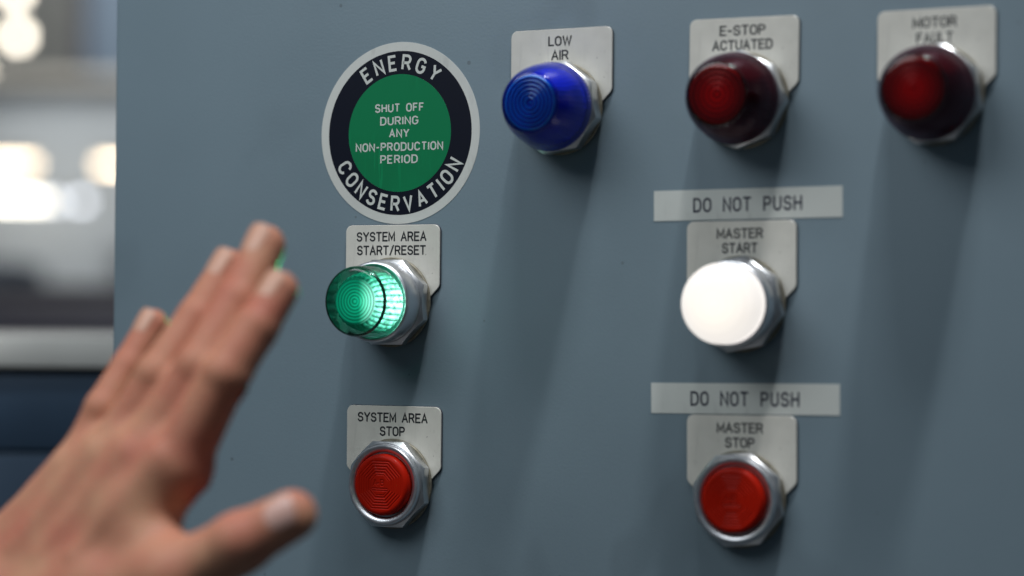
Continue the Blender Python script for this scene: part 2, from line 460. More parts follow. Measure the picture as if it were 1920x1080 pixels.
class Ink:
    def __init__(self): self.V = []; self.F = []; self.k = 0

    def glyph(self, ch, T, w, cap=True):
        for pts, cl in G[ch][1]:
            v, f = ribbon(pts, w, cl, cap)
            s = len(self.V)
            lift = .012 * (self.k % 3); self.k += 1
            for q in v:
                x, y = T(q.x, q.y); self.V.append((x / 1000, -lift / 1000, y / 1000))
            self.F += [tuple(s + i for i in g) for g in f]

    def line(self, txt, cx, cy, hgt, wid, w, gap=1.7, mono=False, cap=True, jit=0.):
        """txt centred on (cx, cy) mm (y up), cap height hgt, total width wid, pen width w (mm)"""
        s = hgt / 6
        adv = []; x = 0
        for ch in txt:
            gw = 4.0 if mono else G[ch][0]
            adv.append(x + ((4.0 - G[ch][0]) / 2 if mono else 0)); x += gw + gap
        tot = x - gap
        sx = (wid - w) / tot if wid else s
        for ch, a in zip(txt, adv):
            jy = random.uniform(-jit, jit)
            self.glyph(ch, (lambda u, v, a=a: (cx - tot * sx / 2 + (a + u) * sx, cy - hgt / 2 + v * s + jy)), w / ((s + sx) / 2), cap)

    def circ(self, txt, R, hgt, w, a0, a1, sx, bottom=False):
        """letters on a circle of radius R (mid height); first and last letters centred on a0 and a1 degrees clockwise from the top"""
        s = hgt / 6
        gap = 1.5
        ctr = []; x = 0
        for ch in txt:
            gw = G[ch][0]
            if ch == 'I': gw = .6
            ctr.append(x + gw / 2); x += gw + gap
        for ch, c in zip(txt, ctr):
            t = (c - ctr[0]) / (ctr[-1] - ctr[0])
            a = math.radians(a0 + (a1 - a0) * t)
            gw = G[ch][0]

            def T(u, v, a=a, gw=gw):
                lx = (u - gw / 2) * sx; ly = (v - 3) * s
                if bottom:   # letter tops point to the centre
                    rr = R - ly; ex, ey = -math.cos(a), math.sin(a)
                    return rr * math.sin(a) + lx * ex, rr * math.cos(a) + lx * ey
                rr = R + ly
                return rr * math.sin(a) + lx * math.cos(a), rr * math.cos(a) - lx * math.sin(a)
            self.glyph(ch, T, w / ((s + sx) / 2), False)

    def build(self, name, m, parent, h):
        return mesh_obj(name, self.V, self.F, m, parent, loc=(0, -h / 1000, 0))



# ------------------------------------------------------------------ round sticker
st = empty('energy_sticker', P(-51.9, -57.9))
tag(st, 'round green, black and white ENERGY CONSERVATION sticker above the lit green button', 'sticker')


def disc(name, r0, r1, h0, h1, m, n=160):
    if r0 <= 0: prof = [(r1, h0), (r1, h1), (0.0001, h1)]
    else: prof = [(r1, h0), (r1, h1), (r0, h1), (r0, h0)]
    V, F = [], []
    for r, h in prof:
        for j in range(n):
            a = 2 * PI * j / n; V.append((r * math.sin(a) / 1000, -h / 1000, r * math.cos(a) / 1000))
    for i in range(len(prof) - 1):
        for j in range(n): F.append((i * n + j, i * n + (j + 1) % n, (i + 1) * n + (j + 1) % n, (i + 1) * n + j))
    return mesh_obj(name, V, F, m, st)


disc('white_backing', 0, 39.25, 0.02, .12, m_stwhite)
disc('black_ring', 25.4, 35.4, .12, .15, m_stblack)
disc('green_centre', 0, 25.38, .12, .15, m_stgreen)
ink = Ink()
ink.circ('ENERGY', 30.4, 5.9, 1.15, -33.0, 34.6, .93)
ink.circ('CONSERVATION', 30.6, 5.9, 1.15, 242, 117.5, .90, bottom=True)
for t, y, w_ in (('SHUT OFF', 10.9, 24.4), ('DURING', 5.3, 19.0), ('ANY', -.1, 10.1), ('NON-PRODUCTION', -5.9, 45.2 * .96), ('PERIOD', -11.3, 18.6)):
    ink.line(t, 0, y, 3.15, w_, .66, cap=False, gap=2.0)
ink.build('lettering', m_stletter, st, .19)

# ------------------------------------------------------------------ legend plates


def rounded_plate(top_r=3.2, W=47.0, side=25.5, cham=7.5, bottom=45.5):
    pts = []
    def corner(cx, cy, r, a0, a1, n=6):
        for i in range(n + 1):
            a = math.radians(a0 + (a1 - a0) * i / n); pts.append((cx + r * math.cos(a), cy + r * math.sin(a)))
    hw = W / 2
    corner(-hw + top_r, -top_r, top_r, 180, 90)
    corner(hw - top_r, -top_r, top_r, 90, 0)
    # rounded shoulder, then the chamfer running in under the nut
    corner(hw - 3, -side, 3, 0, -45, 5)
    pts.append((hw - 3 + 2.12 - 7, -side - 2.12 - 7))
    pts.append((10, -bottom)); pts.append((-10, -bottom))
    pts.append((-(hw - 3 + 2.12 - 7), -side - 2.12 - 7))
    corner(-hw + 3, -side, 3, 225, 180, 5)
    return pts


PLATE_PTS = rounded_plate()


def legend_plate(cx, ty, rot, lines, label):
    r = empty('legend_plate', P(cx, ty), (0, rot, 0))
    tag(r, label, 'legend plate', 'legend plates behind the buttons and pilot lights')
    n = len(PLATE_PTS)

    def slab(h0, h1, inset):
        c = Vector((0, -20.0)); V = []
        Q = []
        for i, p in enumerate(PLATE_PTS):
            p = Vector(p); a = Vector(PLATE_PTS[i - 1]); b = Vector(PLATE_PTS[(i + 1) % n])
            d = (b - a).normalized(); nn = Vector((d.y, -d.x))
            if (p - c).dot(nn) < 0: nn = -nn
            Q.append(p - nn * inset)
        for h, ins in ((h0, 0), (h1 - .15, 0), (h1, .18)):
            for i, q in enumerate(Q):
                d = (c - q).normalized()
                qq = q + d * ins
                V.append((qq.x / 1000, -h / 1000, qq.y / 1000))
        F = []
        for k in range(2):
            for i in range(n): F.append((k * n + i, k * n + (i + 1) % n, (k + 1) * n + (i + 1) % n, (k + 1) * n + i))
        F.append(tuple(range(2 * n, 3 * n)))
        return V, F
    V, F = slab(.02, .75, 0)
    mesh_obj('backing', V, F, m_edge, r, True, 35)
    V, F = slab(.75, 1.25, .22)
    mesh_obj('face', V, F, m_plate, r, True, 35)
    ink = Ink()
    for (t, y, w_) in lines:
        ink.line(t, -.5, -y, 3.5, w_, .72, jit=.03)
    ink.build('lettering', m_ink, r, 1.27)
    return r


SA1 = (-54.2, -18.4); SA2 = (-52.8, 59.5); LA = (25.8, -99.0); ES = (106.85, -99.4); MF = (185.6, -98.7); MS = (106.2, -18.2); MP = (106.8, 59.4)
legend_plate(*SA1, -.0004, [('SYSTEM AREA', 5.2, 34.7), ('START/RESET', 11.1, 34.2)], 'legend plate reading SYSTEM AREA START/RESET behind the lit green button')
legend_plate(*SA2, -.0014, [('SYSTEM AREA', 5.2, 34.7), ('STOP', 11.1, 12.5)], 'legend plate reading SYSTEM AREA STOP, lower left')
legend_plate(*LA, -.0004, [('LOW', 5.2, 10.9), ('AIR', 11.1, 8.0)], 'legend plate reading LOW AIR behind the blue pilot light')
legend_plate(*ES, .0073, [('E-STOP', 5.2, 19.6), ('ACTUATED', 11.1, 25.8)], 'legend plate reading E-STOP ACTUATED behind a dark red pilot light')
legend_plate(*MF, -.0013, [('MOTOR', 5.4, 17.4), ('FAULT', 11.4, 14.6)], 'legend plate reading MOTOR FAULT at the upper right')
legend_plate(*MS, -.0056, [('MASTER', 5.2, 19.8), ('START', 11.1, 15.2)], 'legend plate reading MASTER START behind the lit white button')
legend_plate(*MP, -.0100, [('MASTER', 5.2, 19.8), ('STOP', 11.1, 12.6)], 'legend plate reading MASTER STOP, lower right')


def tape(cx, cy, rot, label):
    r = empty('label_strip', P(cx, cy), (0, rot, 0))
    tag(r, label, 'label', 'DO NOT PUSH label strips')
    w, h = 80.3, 12.25
    V, F = box(-w / 2000, w / 2000, -.16e-3, -.02e-3, -h / 2000, h / 2000)
    mesh_obj('tape', V, F, m_strip, r)
    ink = Ink(); ink.line('DO NOT PUSH', .3, -.1, 5.0, 46.5, .86, mono=True, gap=2.0, cap=True)
    ink.build('lettering', m_navyink, r, .18)


tape(108.06, -24.8, -.0085, 'pale DO NOT PUSH label strip above the MASTER START plate')
tape(107.5, 53.0, -.0129, 'pale DO NOT PUSH label strip above the MASTER STOP plate')

# ------------------------------------------------------------------ buttons and pilot lights
DY = 33.5


def octo(ap, phase, cone):
    def f(r, h, a):
        t = (a + phase) % (PI / 4) - PI / 8
        rho = ap / math.cos(t)
        return min(r, rho) if r >= cone else r
    return f


def nut(parent, h0, h1, rc, phase, r_top, name='octagonal_nut'):
    """eight flats, the front corners turned away by a conical chamfer"""
    ap = rc * math.cos(PI / 8)
    prof = [(rc, h0)]
    n = 10
    hc = h1 - (rc - r_top) * .85
    prof.append((rc, hc - .3))
    for i in range(n + 1):
        t = i / n
        prof.append((rc + (r_top - rc) * t + .05, hc + (h1 - hc) * t))

    def f(r, h, a):
        t = (a + phase + PI / 8) % (PI / 4) - PI / 8
        return min(r, ap / math.cos(t))
    V, F = lathe(prof, 192, f)
    return mesh_obj(name, V, F, m_metal, parent, True, 16)


def washer(parent, r, h0=1.26, h1=2.3):
    V, F = lathe([(r, h0), (r, h1 - .3), (r - .3, h1), (r - 4, h1)], 96)
    mesh_obj('washer', V, F, m_gasket, parent, True, 40)


def stop_button(cx, ty, label, phase, dh=0.):
    r = empty('push_button', P(cx, ty + DY))
    tag(r, label, 'push button', 'round push buttons with octagonal metal nuts')
    washer(r, 19.3)
    nut(r, 2.3, 7.6 + dh, 19.7, phase, 17.6)
    b0 = 7.6 + dh
    V, F = lathe([(17.0, b0 - 1.5), (17.15, b0 + 1.2), (17.05, b0 + 2.0), (16.7, b0 + 2.45), (16.2, b0 + 2.55), (15.3, b0 + 2.3), (14.3, b0 + 1.7), (13.95, b0 + 1.2), (13.9, b0 - 4)], 128)
    mesh_obj('bezel', V, F, m_metal2, r, True, 40)
    V, F = lathe([(13.92, b0 - 4.0), (13.92, b0 - 3.2), (.001, b0 - 3.2)], 48)
    mesh_obj('inner_well', V, F, m_dark, r)
    return r


def cap_mesh():
    """red cap: rolled edge, nested octagonal grooves and the moulded A-B mark, as a height field"""
    R = 13.15; nr, na = 150, 420
    # distance to the strokes of the mark
    segs = []
    def add(ch, ox, oy, s):
        for pts, cl in G[ch][1]:
            pp = [(ox + x * s, oy + y * s) for x, y in pts]
            if cl: pp.append(pp[0])
            for a, b in zip(pp[:-1], pp[1:]): segs.append((a, b))
    s = .40
    add('A', -3.1, -.3, s); add('-', -1.2, -.3, s * .9); add('B', .35, -.3, s)
    segs.append(((-3.6, -1.5), (3.6, -1.5)))
    segs.append(((-3.6, -2.35), (3.6, -2.35)))
    rr = np.concatenate([np.linspace(0.001, 10.8, 118), np.linspace(10.9, R, nr - 118)])
    A = np.linspace(0, 2 * np.pi, na, endpoint=False)
    X = rr[:, None] * np.sin(A)[None]; Y = rr[:, None] * np.cos(A)[None]
    oct_ = np.maximum(np.maximum(abs(X), abs(Y)), (abs(X) + abs(Y)) / math.sqrt(2))
    H = np.zeros_like(X)
    for g, w, d in ((10.0, .26, .30), (8.9, .26, .32), (7.7, .28, .34), (6.5, .28, .34), (5.3, .36, .42), (4.3, .22, .22)):
        H -= .6 * d * np.exp(-((oct_ - g) / w) ** 2)
    D = np.full_like(X, 9.)
    for (a, b) in segs:
        a = np.array(a); b = np.array(b); ab = b - a
        t = np.clip(((X - a[0]) * ab[0] + (Y - a[1]) * ab[1]) / max(ab @ ab, 1e-9), 0, 1)
        D = np.minimum(D, np.hypot(X - a[0] - t * ab[0], Y - a[1] - t * ab[1]))
    H -= .24 * np.exp(-(D / .2) ** 2)
    # crown and rolled rim
    e = np.clip((rr - (R - 1.9)) / 1.9, 0, 1)
    H += (-(1 - np.sqrt(np.clip(1 - e ** 2, 0, 1))) * 1.9)[:, None] + (.25 * (1 - (rr / R) ** 2))[:, None]
    V = [(X[i, j] / 1000, -H[i, j] / 1000, Y[i, j] / 1000) for i in range(nr) for j in range(na)]
    F = [(i * na + j, i * na + (j + 1) % na, (i + 1) * na + (j + 1) % na, (i + 1) * na + j) for i in range(nr - 1) for j in range(na)]
    s0 = (nr - 1) * na; k = len(V)
    V += [(X[-1, j] / 1000, .007, Y[-1, j] / 1000) for j in range(na)]
    F += [(s0 + j, s0 + (j + 1) % na, k + (j + 1) % na, k + j) for j in range(na)]
    return V, F


sb = stop_button(*SA2, 'red stop push button below the SYSTEM AREA STOP lettering', 0.0)
V, F = cap_mesh()
cap0 = mesh_obj('red_cap', V, F, m_red, sb, True, 60, loc=(0, -.0121, 0))
sb2 = stop_button(*MP, 'red stop push button below the MASTER STOP lettering', .12, -1.6)
cap1 = cap0.copy(); COL.objects.link(cap1); cap1.parent = sb2; cap1.location = (0, -.0106, 0)


def tall_bezel(r, top):
    V, F = lathe([(16.9, 6.0), (17.3, 7.0), (17.35, 10.5), (17.25, top - 1.2), (17.0, top - .5), (16.6, top - .1), (16.1, top), (15.75, top - .25), (15.55, top - .9), (15.5, top - 8)], 160)
    mesh_obj('tall_bezel', V, F, m_metal2, r, True, 40)


TOPG = 17.5
gb = empty('push_button', P(SA1[0], SA1[1] + DY))
tag(gb, 'glowing green push button below the SYSTEM AREA START/RESET lettering', 'push button', 'round push buttons with octagonal metal nuts')
washer(gb, 19.3)
nut(gb, 2.3, 7.4, 19.7, .0, 17.5)
tall_bezel(gb, TOPG)
V, F = lathe([(15.4, 8.0), (15.4, TOPG - 1.5), (14.95, TOPG - .6), (14.95, 29.6), (14.75, 31.2), (14.3, 32.4), (13.6, 33.0), (12.6, 33.3), (0.001, 33.5)], 128)
# light thrown forward by the lit lens itself
gsp = bpy.data.lights.new('green_lens_light', 'SPOT'); gsp.energy = .62; gsp.color = (.02, 1, .30)
gsp.spot_size = math.radians(46); gsp.spot_blend = .3; gsp.shadow_soft_size = .0008
gso = bpy.data.objects.new('green_lens_light', gsp); COL.objects.link(gso)
gso.location = P(SA1[0], SA1[1] + DY, 34.5); gso.rotation_euler = Vector((.234, -.971, .043)).to_track_quat('-Z', 'Y').to_euler()
gl = mesh_obj('green_lens', V, F, m_green_shell, gb, True, 35)
# the ring-grooved front of the lens
prof = [(9.6, 31.3), (9.6, 32.0)]
for k in range(7):
    r1 = 9.4 - k * 1.3; prof += [(r1, 32.3), (r1 - .35, 32.45), (max(r1 - .9, .3), 31.95), (max(r1 - 1.2, .15), 31.9)]
prof += [(.001, 32.1)]
V, F = lathe(prof, 96)
mesh_obj('fresnel_disc', V, F, m_green_disc, gl, True, 30)
V, F = lathe([(14.5, 30.9), (14.8, 31.0), (14.7, 31.5), (14.3, 32.0), (13.9, 32.3), (13.8, 31.9)], 96, caps=False)
mesh_obj('lens_rim', V, F, m_green_dark, gl, True, 35)


def ribs(n, amp):
    return lambda r, h, a: r - amp * (0.5 + .5 * math.cos(n * a)) if r > 8 else r


V, F = lathe([(13.4, TOPG - 3), (13.3, 20.0), (12.3, 25.0), (11.6, 28.6), (10.8, 30.4), (9.7, 31.2)], 240, ribs(30, .45), caps=False)
mesh_obj('lit_collar', V, F, m_green_collar, gl, True, 50)

wb = empty('push_button', P(MS[0], MS[1] + DY))
tag(wb, 'glowing white push button below the MASTER START lettering', 'push button', 'round push buttons with octagonal metal nuts')
washer(wb, 19.3)
nut(wb, 2.3, 7.4, 19.7, .2, 17.5)
tall_bezel(wb, 15.5)
V, F = lathe([(15.2, 8.0), (15.3, 15.2), (15.7, 16.0), (15.95, 20.5), (15.9, 23.2), (15.3, 25.4), (14.1, 26.8), (12.6, 28.1), (10.4, 28.95), (7.5, 29.5), (4, 29.8), (0.001, 29.9)], 128)
mesh_obj('white_cap', V, F, m_white_lit, wb, True, 60)


def pilot(cx, ty, label, shell, face, inner, wall, phase, group='dark unlit pilot lights in the top row', rings=6):
    r = empty('pilot_light', P(cx, ty + DY))
    tag(r, label, 'pilot light', group)
    washer(r, 19.3)
    nut(r, 2.3, 9.0, 19.8, phase, 17.8)
    kn = lambda rr, h, a: rr + (.16 * math.cos(72 * a) if 9.9 < h < 13.3 and rr > 17 else 0)
    V, F = lathe([(17.0, 8.0), (18.0, 9.2), (18.25, 10.0), (18.25, 11.0), (18.25, 12.2), (18.2, 13.2), (17.9, 13.8), (17.5, 16.6), (16.8, 20.0), (15.9, 23.0), (14.9, 25.6), (13.9, 27.6), (13.3, 28.6), (12.95, 29.2)], 288, kn)
    s = mesh_obj('lens', V, F, shell, r, True, 35)
    V, F = lathe([(12.95, 29.2), (12.75, 29.9), (12.3, 30.4), (11.6, 30.75), (10.6, 30.9), (0.001, 31.0)], 128)
    mesh_obj('lens_front', V, F, face, s, True, 35)
    # grooved inner lens just behind the front face
    rm = 11.2
    prof = [(rm + .4, 25.0), (rm + .3, 28.0), (rm, 29.7)]
    st_ = rm / (rings + .5)
    for k in range(rings):
        r1 = rm - k * st_; prof += [(r1 - .1 * st_, 30.0), (r1 - .35 * st_, 30.1), (r1 - .62 * st_, 28.9), (r1 - .9 * st_, 28.8)]
    prof += [(.001, 29.9)]
    V, F = lathe(prof, 96)
    mesh_obj('inner_lens', V, F, inner, s, True, 30)
    V, F = lathe([(16.0, 9.5), (15.8, 13.0), (15.2, 15.5), (13.6, 20.0), (12.6, 24.0), (11.9, 26.6), (11.6, 27.2), (10.0, 27.4)], 200, lambda rr, h, a: rr - (.35 * (.5 + .5 * math.cos(40 * a)) if h < 27 else 0))
    mesh_obj('ribbed_core', V, F, wall, s, True, 45)
    return r


pilot(*LA, 'blue pilot light below the LOW AIR lettering', m_blue_shell, m_blue_face, m_blue_in, m_blue_wall, .15)
pilot(*ES, 'dark red pilot light below the E-STOP ACTUATED lettering', m_dred_shell, m_dred_face, m_dred_glow, m_dred_wall, .35, rings=5)
pilot(*MF, 'dark red pilot light below the MOTOR FAULT lettering', m_dred_shell, m_dred_face, m_dred_glow, m_dred_wall, .1, rings=5)

# ------------------------------------------------------------------ behind: machines and lamps of the hall, far out of focus
# the aisle runs 27 degrees off the cabinet's own axis: x across the aisle, y down the aisle, z up (metres)
ANG = math.radians(27.08)
AX = Vector((math.cos(ANG), math.sin(ANG), 0)); AY = Vector((-math.sin(ANG), math.cos(ANG), 0)); A0 = Vector((0.4419, -0.8578, 0))


def aisle(x, y, z=0): return A0 + AX * x + AY * y + Vector((0, 0, z))


def thing(name, x, y, label, cat, group=None, z=0):
    return tag(empty(name, aisle(x, y, z), (0, 0, ANG)), label, cat, group)


def bpart(name, par, x0, x1, y0, y1, z0, z1, m, bev=.004):
    V, F = box(x0, x1, y0, y1, z0, z1, bev, 2)
    return mesh_obj(name, V, F, m, par, True, 40)


m_floor = add_noise(mat('concrete_floor', (.10, .105, .11), .45), 3, col_amt=.2)
V, F = box(-14, 14, -6, 22, -.1, 0)
tag(mesh_obj('floor', V, F, m_floor), kind='structure')
m_navy = add_noise(mat('navy_machine_paint', (.034, .064, .108), .45), 14, col_amt=.12)
m_trim = add_noise(mat('light_bench_edge', (.64, .63, .59), .5), 12, col_amt=.08)
m_mauve = add_noise(mat('dark_mauve_paint', (.04, .036, .055), .5), 4, col_amt=.2)
m_wall = add_noise(mat('hall_wall_paint', (.40, .42, .42), .8), .8, col_amt=.25)
m_slate = add_noise(mat('slate_blue_paint', (.085, .125, .18), .6), 2, col_amt=.15)
m_white = add_noise(mat('white_machine_paint', (.74, .76, .75), .5), 3, col_amt=.1)
m_pale = add_noise(mat('pale_blue_panel', (.46, .52, .58), .6), 2, col_amt=.12)

nb = thing('machine_cabinet', -.66, 1.30, 'navy blue machine cabinet with a pale worktop edge, left of the grey cabinet', 'cabinet')
bpart('body', nb, -.45, .49, 0, .42, 0, 1.3470, m_navy)
bpart('worktop', nb, -.46, .497, -.012, .43, 1.3490, 1.3660, m_trim, .002)
bpart('drawer_front', nb, -.45, .487, -.006, -.0015, .90, 1.3005, m_navy, .001)
bpart('upper_panel', nb, -.45, .487, -.006, -.0015, 1.3025, 1.3455, m_navy, .001)

mm_ = thing('machine_housing', -.95, 4.0, 'low dark mauve machine housing behind the pale worktop edge', 'machine')
bpart('body', mm_, -.9, .5, 0, .8, 0, 1.415, m_mauve, .03)
bpart('cover', mm_, -.9, .5, .1, .7, 1.417, 1.44, m_mauve, .01)
nv_ = thing('control_box', -1.40, 6.0, 'dark navy machine box at the far left edge', 'machine')
bpart('body', nv_, -.25, .10, 0, .4, 0, 1.53, m_navy, .02)
bpart('door', nv_, -.22, .07, -.02, -.004, .3, 1.50, m_navy, .005)
wh = thing('white_machine', -1.02, 6.6, 'white machine panel beside the edge of the grey cabinet', 'machine')
bpart('body', wh, -.14, .4, 0, .6, 0, 1.60, m_white, .02)
bpart('door', wh, -.10, .36, -.02, -.004, .2, 1.55, m_white, .005)
pb = thing('machine_enclosure', -1.9, 9.2, 'pale blue grey machine enclosure in the middle distance', 'machine')
bpart('body', pb, -.25, 1.2, 0, 1.0, 0, 2.30, m_pale, .03)
bpart('roof', pb, -.27, 1.22, -.02, 1.02, 2.303, 2.36, m_trim, .01)
sl = thing('storage_tower', -2.05, 11.5, 'tall slate blue tower at the upper left', 'tower')
bpart('body', sl, -.10, 1.2, 0, 1.0, 0, 4.4, m_slate, .03)
bpart('side_rail', sl, -.16, -.103, .1, .9, 0, 4.4, m_mauve, .01)
hw = thing('hall_wall', -3, 17, 'light grey back wall of the hall', 'wall')
bpart('wall', hw, -9, 9, 0, .2, 0, 7, m_wall, 0)


def lit(name, col, s):
    m = mat(name, (.8, .8, .8), .5)
    b = m.node_tree.nodes['Principled BSDF']
    b.inputs['Emission Color'].default_value = (*col, 1); b.inputs['Emission Strength'].default_value = s
    return m


m_bulb = lit('lamp_globe', (1.0, .91, .76), 9)
m_tube_w = lit('warm_tube', (1.0, .80, .56), 7.0)
m_tube_c = lit('cool_tube', (1.0, .93, .80), 7)
m_tube_d = lit('dim_tube', (.9, .93, 1.0), 4.5)
m_house = mat('lamp_housing', (.3, .3, .3), .5)


def globe(x, y, z, label):
    t = thing('ceiling_lamp', x, y, label, 'lamp', 'globe lamps in the hall', z)
    bm = bmesh.new(); bmesh.ops.create_uvsphere(bm, u_segments=20, v_segments=12, radius=.045)
    V = [v.co.copy() for v in bm.verts]; bm.verts.index_update(); F = [tuple(v.index for v in f.verts) for f in bm.faces]; bm.free()
    mesh_obj('globe', V, F, m_bulb, t, True)
    bpart('housing', t, -.035, .035, -.035, .035, .046, .10, m_house, .005)
    bpart('stem', t, -.006, .006, -.006, .006, .101, 3.0, m_house, 0)


def tube(x0, x1, y, z, m, label):
    t = thing('tube_light', (x0 + x1) / 2, y, label, 'lamp', 'tube lights over the machines', z)
    h = (x1 - x0) / 2
    bpart('tube', t, -h, h, -.013, .013, -.013, .013, m, .005)
    bpart('housing', t, -h - .01, h + .01, -.03, .03, .0145, .04, m_house, .003)


def zat(py, D): return 1.376 + .0155 * D + (540 - py) / 4305 * D


def xat(px, D): return (px - 960) / 4305 * D


globe(-3.03, 14, 3.106, 'round glowing lamp near the upper left corner')
globe(-3.05, 14, 3.375, 'round glowing lamp cut by the top edge at the left')
globe(-3.27, 14, 2.86, 'round glowing lamp mostly beyond the left edge')
tube(-2.168, -1.845, 8.85, 1.975, m_tube_w, 'warm dim tube light, upper one of the row at the left')
tube(-1.60, -1.50, 8.85, 1.975, m_tube_w, 'short warm tube light beside the edge of the grey cabinet')
tube(-2.149, -1.797, 8.85, 1.833, m_tube_c, 'bright cream tube light, lower one of the row at the left')
tube(-1.775, -1.747, 8.85, 1.833, m_tube_d, 'short dim light right of the bright cream tube light')
tube(-1.689, -1.644, 8.85, 1.833, m_tube_d, 'short dim light nearest the edge of the grey cabinet in the lower row')

# ------------------------------------------------------------------ the hand
# joints in panel millimetres: x right, y down, height off the panel, radius
HAND = {
    'little': [[-74.4, 78.1, 190.7, 9.86], [-66.1, 56.2, 185.8, 8.19], [-61.6, 41.2, 177.7, 7.2], [-57.6, 26.0, 169.8, 6.51]], 
    'ring': [[-55.9, 73.5, 194.6, 11.84], [-40.0, 43.5, 189.0, 9.17], [-32.1, 23.1, 177.2, 8.19], [-26.8, 4.8, 166.7, 7.2]], 'middle': [[-39.3, 72.7, 198.3, 12.82], [-19.6, 40.3, 192.8, 9.77], [-13.1, 16.8, 179.8, 8.68], [-10.0, -3.0, 168.4, 7.79]], 'index': [[-23.0, 74.0, 202.1, 12.23], [-4.8, 42.3, 199.5, 8.78], [1.3, 26.1, 190.5, 7.99], [5.4, 13.3, 182.6, 7.3]], 'thumb': [[-44.1, 120.0, 210.1, 13.58], [-14.8, 112.0, 213.5, 12.31], [9.3, 98.6, 211.6, 10.32], [28.0, 88.5, 208.3, 8.78]], 'wrist': {
    'little': [-117.8, 123.9, 196.9, 13.575000000000001], 
    'ring': [-99.4, 128.0, 202.6, 14.48], 'middle': [-85.0, 132.5, 205.4, 14.48], 'index': [-66.2, 128.7, 211.1, 13.575000000000001]}, 'arm': [[-97.6, 133.4, 204.7, 22.625], [-141.3, 176.9, 208.0, 27.150000000000002], [-194.7, 232.5, 214.0, 32.58]], 
    'crease': [[[-37.2, 41.4, 197.7], [-24.4, 36.2, 201.5], 0.7, 1.2], [[-34.7, 46.5, 196.4], [-21.1, 40.2, 199.7], 0.7, 1.2], [[-17.5, 30.9, 198.0], [-6.7, 32.6, 200.6], 0.6, 1.2], [[-19.4, 36.1, 198.9], [-7.4, 36.7, 200.9], 0.7, 1.3], [[-64.7, 60.0, 196.3], [-55.9, 51.4, 191.9], 0.8, 1.6], [[-68.1, 65.7, 197.9], [-58.8, 59.9, 193.2], 0.9, 1.8], [[-62.7, 54.7, 195.3], [-55.4, 49.5, 191.7], 0.5, 1.1], [[-33.1, 80.0, 207.2], [-5.9, 72.2, 206.6], 0.7, 1.6], [[-31.5, 75.4, 206.5], [-5.1, 69.3, 206.3], 0.5, 1.4], [[-25.0, 83.2, 209.1], [-6.7, 77.5, 210.0], 0.5, 1.4], [[1.6, 45.6, 206.3], [4.7, 41.6, 198.7], 0.4, 1.1], [[-30.1, 96.2, 221.6], [-17.5, 93.1, 219.3], 0.5, 2.0]], 'dorsal': [-0.149, -0.353, 0.925], 'tdorsal': [0.276, -0.385, 0.877]}



def hv(p): return np.array([p[0], p[2], -p[1]], dtype=np.float64)   # -> (x, towards camera, up) mm


VOX = 1.0
allp = [p for k in ('little', 'ring', 'middle', 'index', 'thumb', 'arm') for p in HAND[k]] + list(HAND['wrist'].values())
lo = np.array([min(hv(p)[i] - p[3] - 6 for p in allp[:-4 - 1]) for i in range(3)])
hi = np.array([max(hv(p)[i] + p[3] + 6 for p in allp[:-4 - 1]) for i in range(3)])
dims = np.ceil((hi - lo) / VOX).astype(int) + 1
field = np.full(dims, 30.0, dtype=np.float32)


def smin(a, b, k):
    h = np.clip(.5 + .5 * (b - a) / k, 0, 1)
    return b + (a - b) * h - k * h * (1 - h)


def grid(a, b, pad):
    i0 = np.maximum(np.floor((np.minimum(a, b) - pad - lo) / VOX).astype(int), 0)
    i1 = np.minimum(np.ceil((np.maximum(a, b) + pad - lo) / VOX).astype(int) + 1, dims)
    ax = [lo[i] + VOX * np.arange(i0[i], i1[i]) for i in range(3)]
    return tuple(slice(i0[i], i1[i]) for i in range(3)), np.meshgrid(*ax, indexing='ij', sparse=True)


def cone_sdf(X, a, b, ra, rb, flat=None):
    ab = b - a; L2 = ab @ ab
    px, py, pz = X[0] - a[0], X[1] - a[1], X[2] - a[2]
    t = np.clip((px * ab[0] + py * ab[1] + pz * ab[2]) / L2, 0, 1)
    dx, dy, dz = px - t * ab[0], py - t * ab[1], pz - t * ab[2]
    t2 = t * t * (3 - 2 * t) * .5 + t * .5
    d2 = dx * dx + dy * dy + dz * dz
    if flat is not None:   # squeeze along a direction: distances along it count for more
        n, s = flat; q = dx * n[0] + dy * n[1] + dz * n[2]
        d2 = d2 + (s * s - 1) * q * q
    return np.sqrt(d2) - (ra + (rb - ra) * t2)


def add(F, a, b, ra, rb, k, flat=None):
    pad = max(ra, rb) + 2 * k + 8
    sl, X = grid(a, b, pad)
    F[sl] = smin(F[sl], cone_sdf(X, a, b, ra, rb, flat).astype(np.float32), k)


DORS = hv(HAND['dorsal']); DORS /= np.linalg.norm(DORS)
TDORS = hv(HAND['tdorsal']); TDORS /= np.linalg.norm(TDORS)
palm = np.full(dims, 30.0, dtype=np.float32)
fn = ('little', 'ring', 'middle', 'index')
for f in fn:
    m = hv(HAND[f][0]); w = hv(HAND['wrist'][f])
    add(palm, m, w, HAND[f][0][3] * .92, HAND['wrist'][f][3], 9, (DORS, 1.12))
for f, g in zip(fn[:-1], fn[1:]):       # the flesh between neighbouring metacarpals
    a = (hv(HAND[f][0]) + hv(HAND[g][0])) / 2; b = (hv(HAND['wrist'][f]) + hv(HAND['wrist'][g])) / 2
    add(palm, a - DORS * 2, b - DORS * 2, 10.5, 15, 9)
arm = [hv(p) for p in HAND['arm']]
add(palm, arm[0], arm[1], HAND['arm'][0][3], HAND['arm'][1][3], 12, (DORS, 1.15))
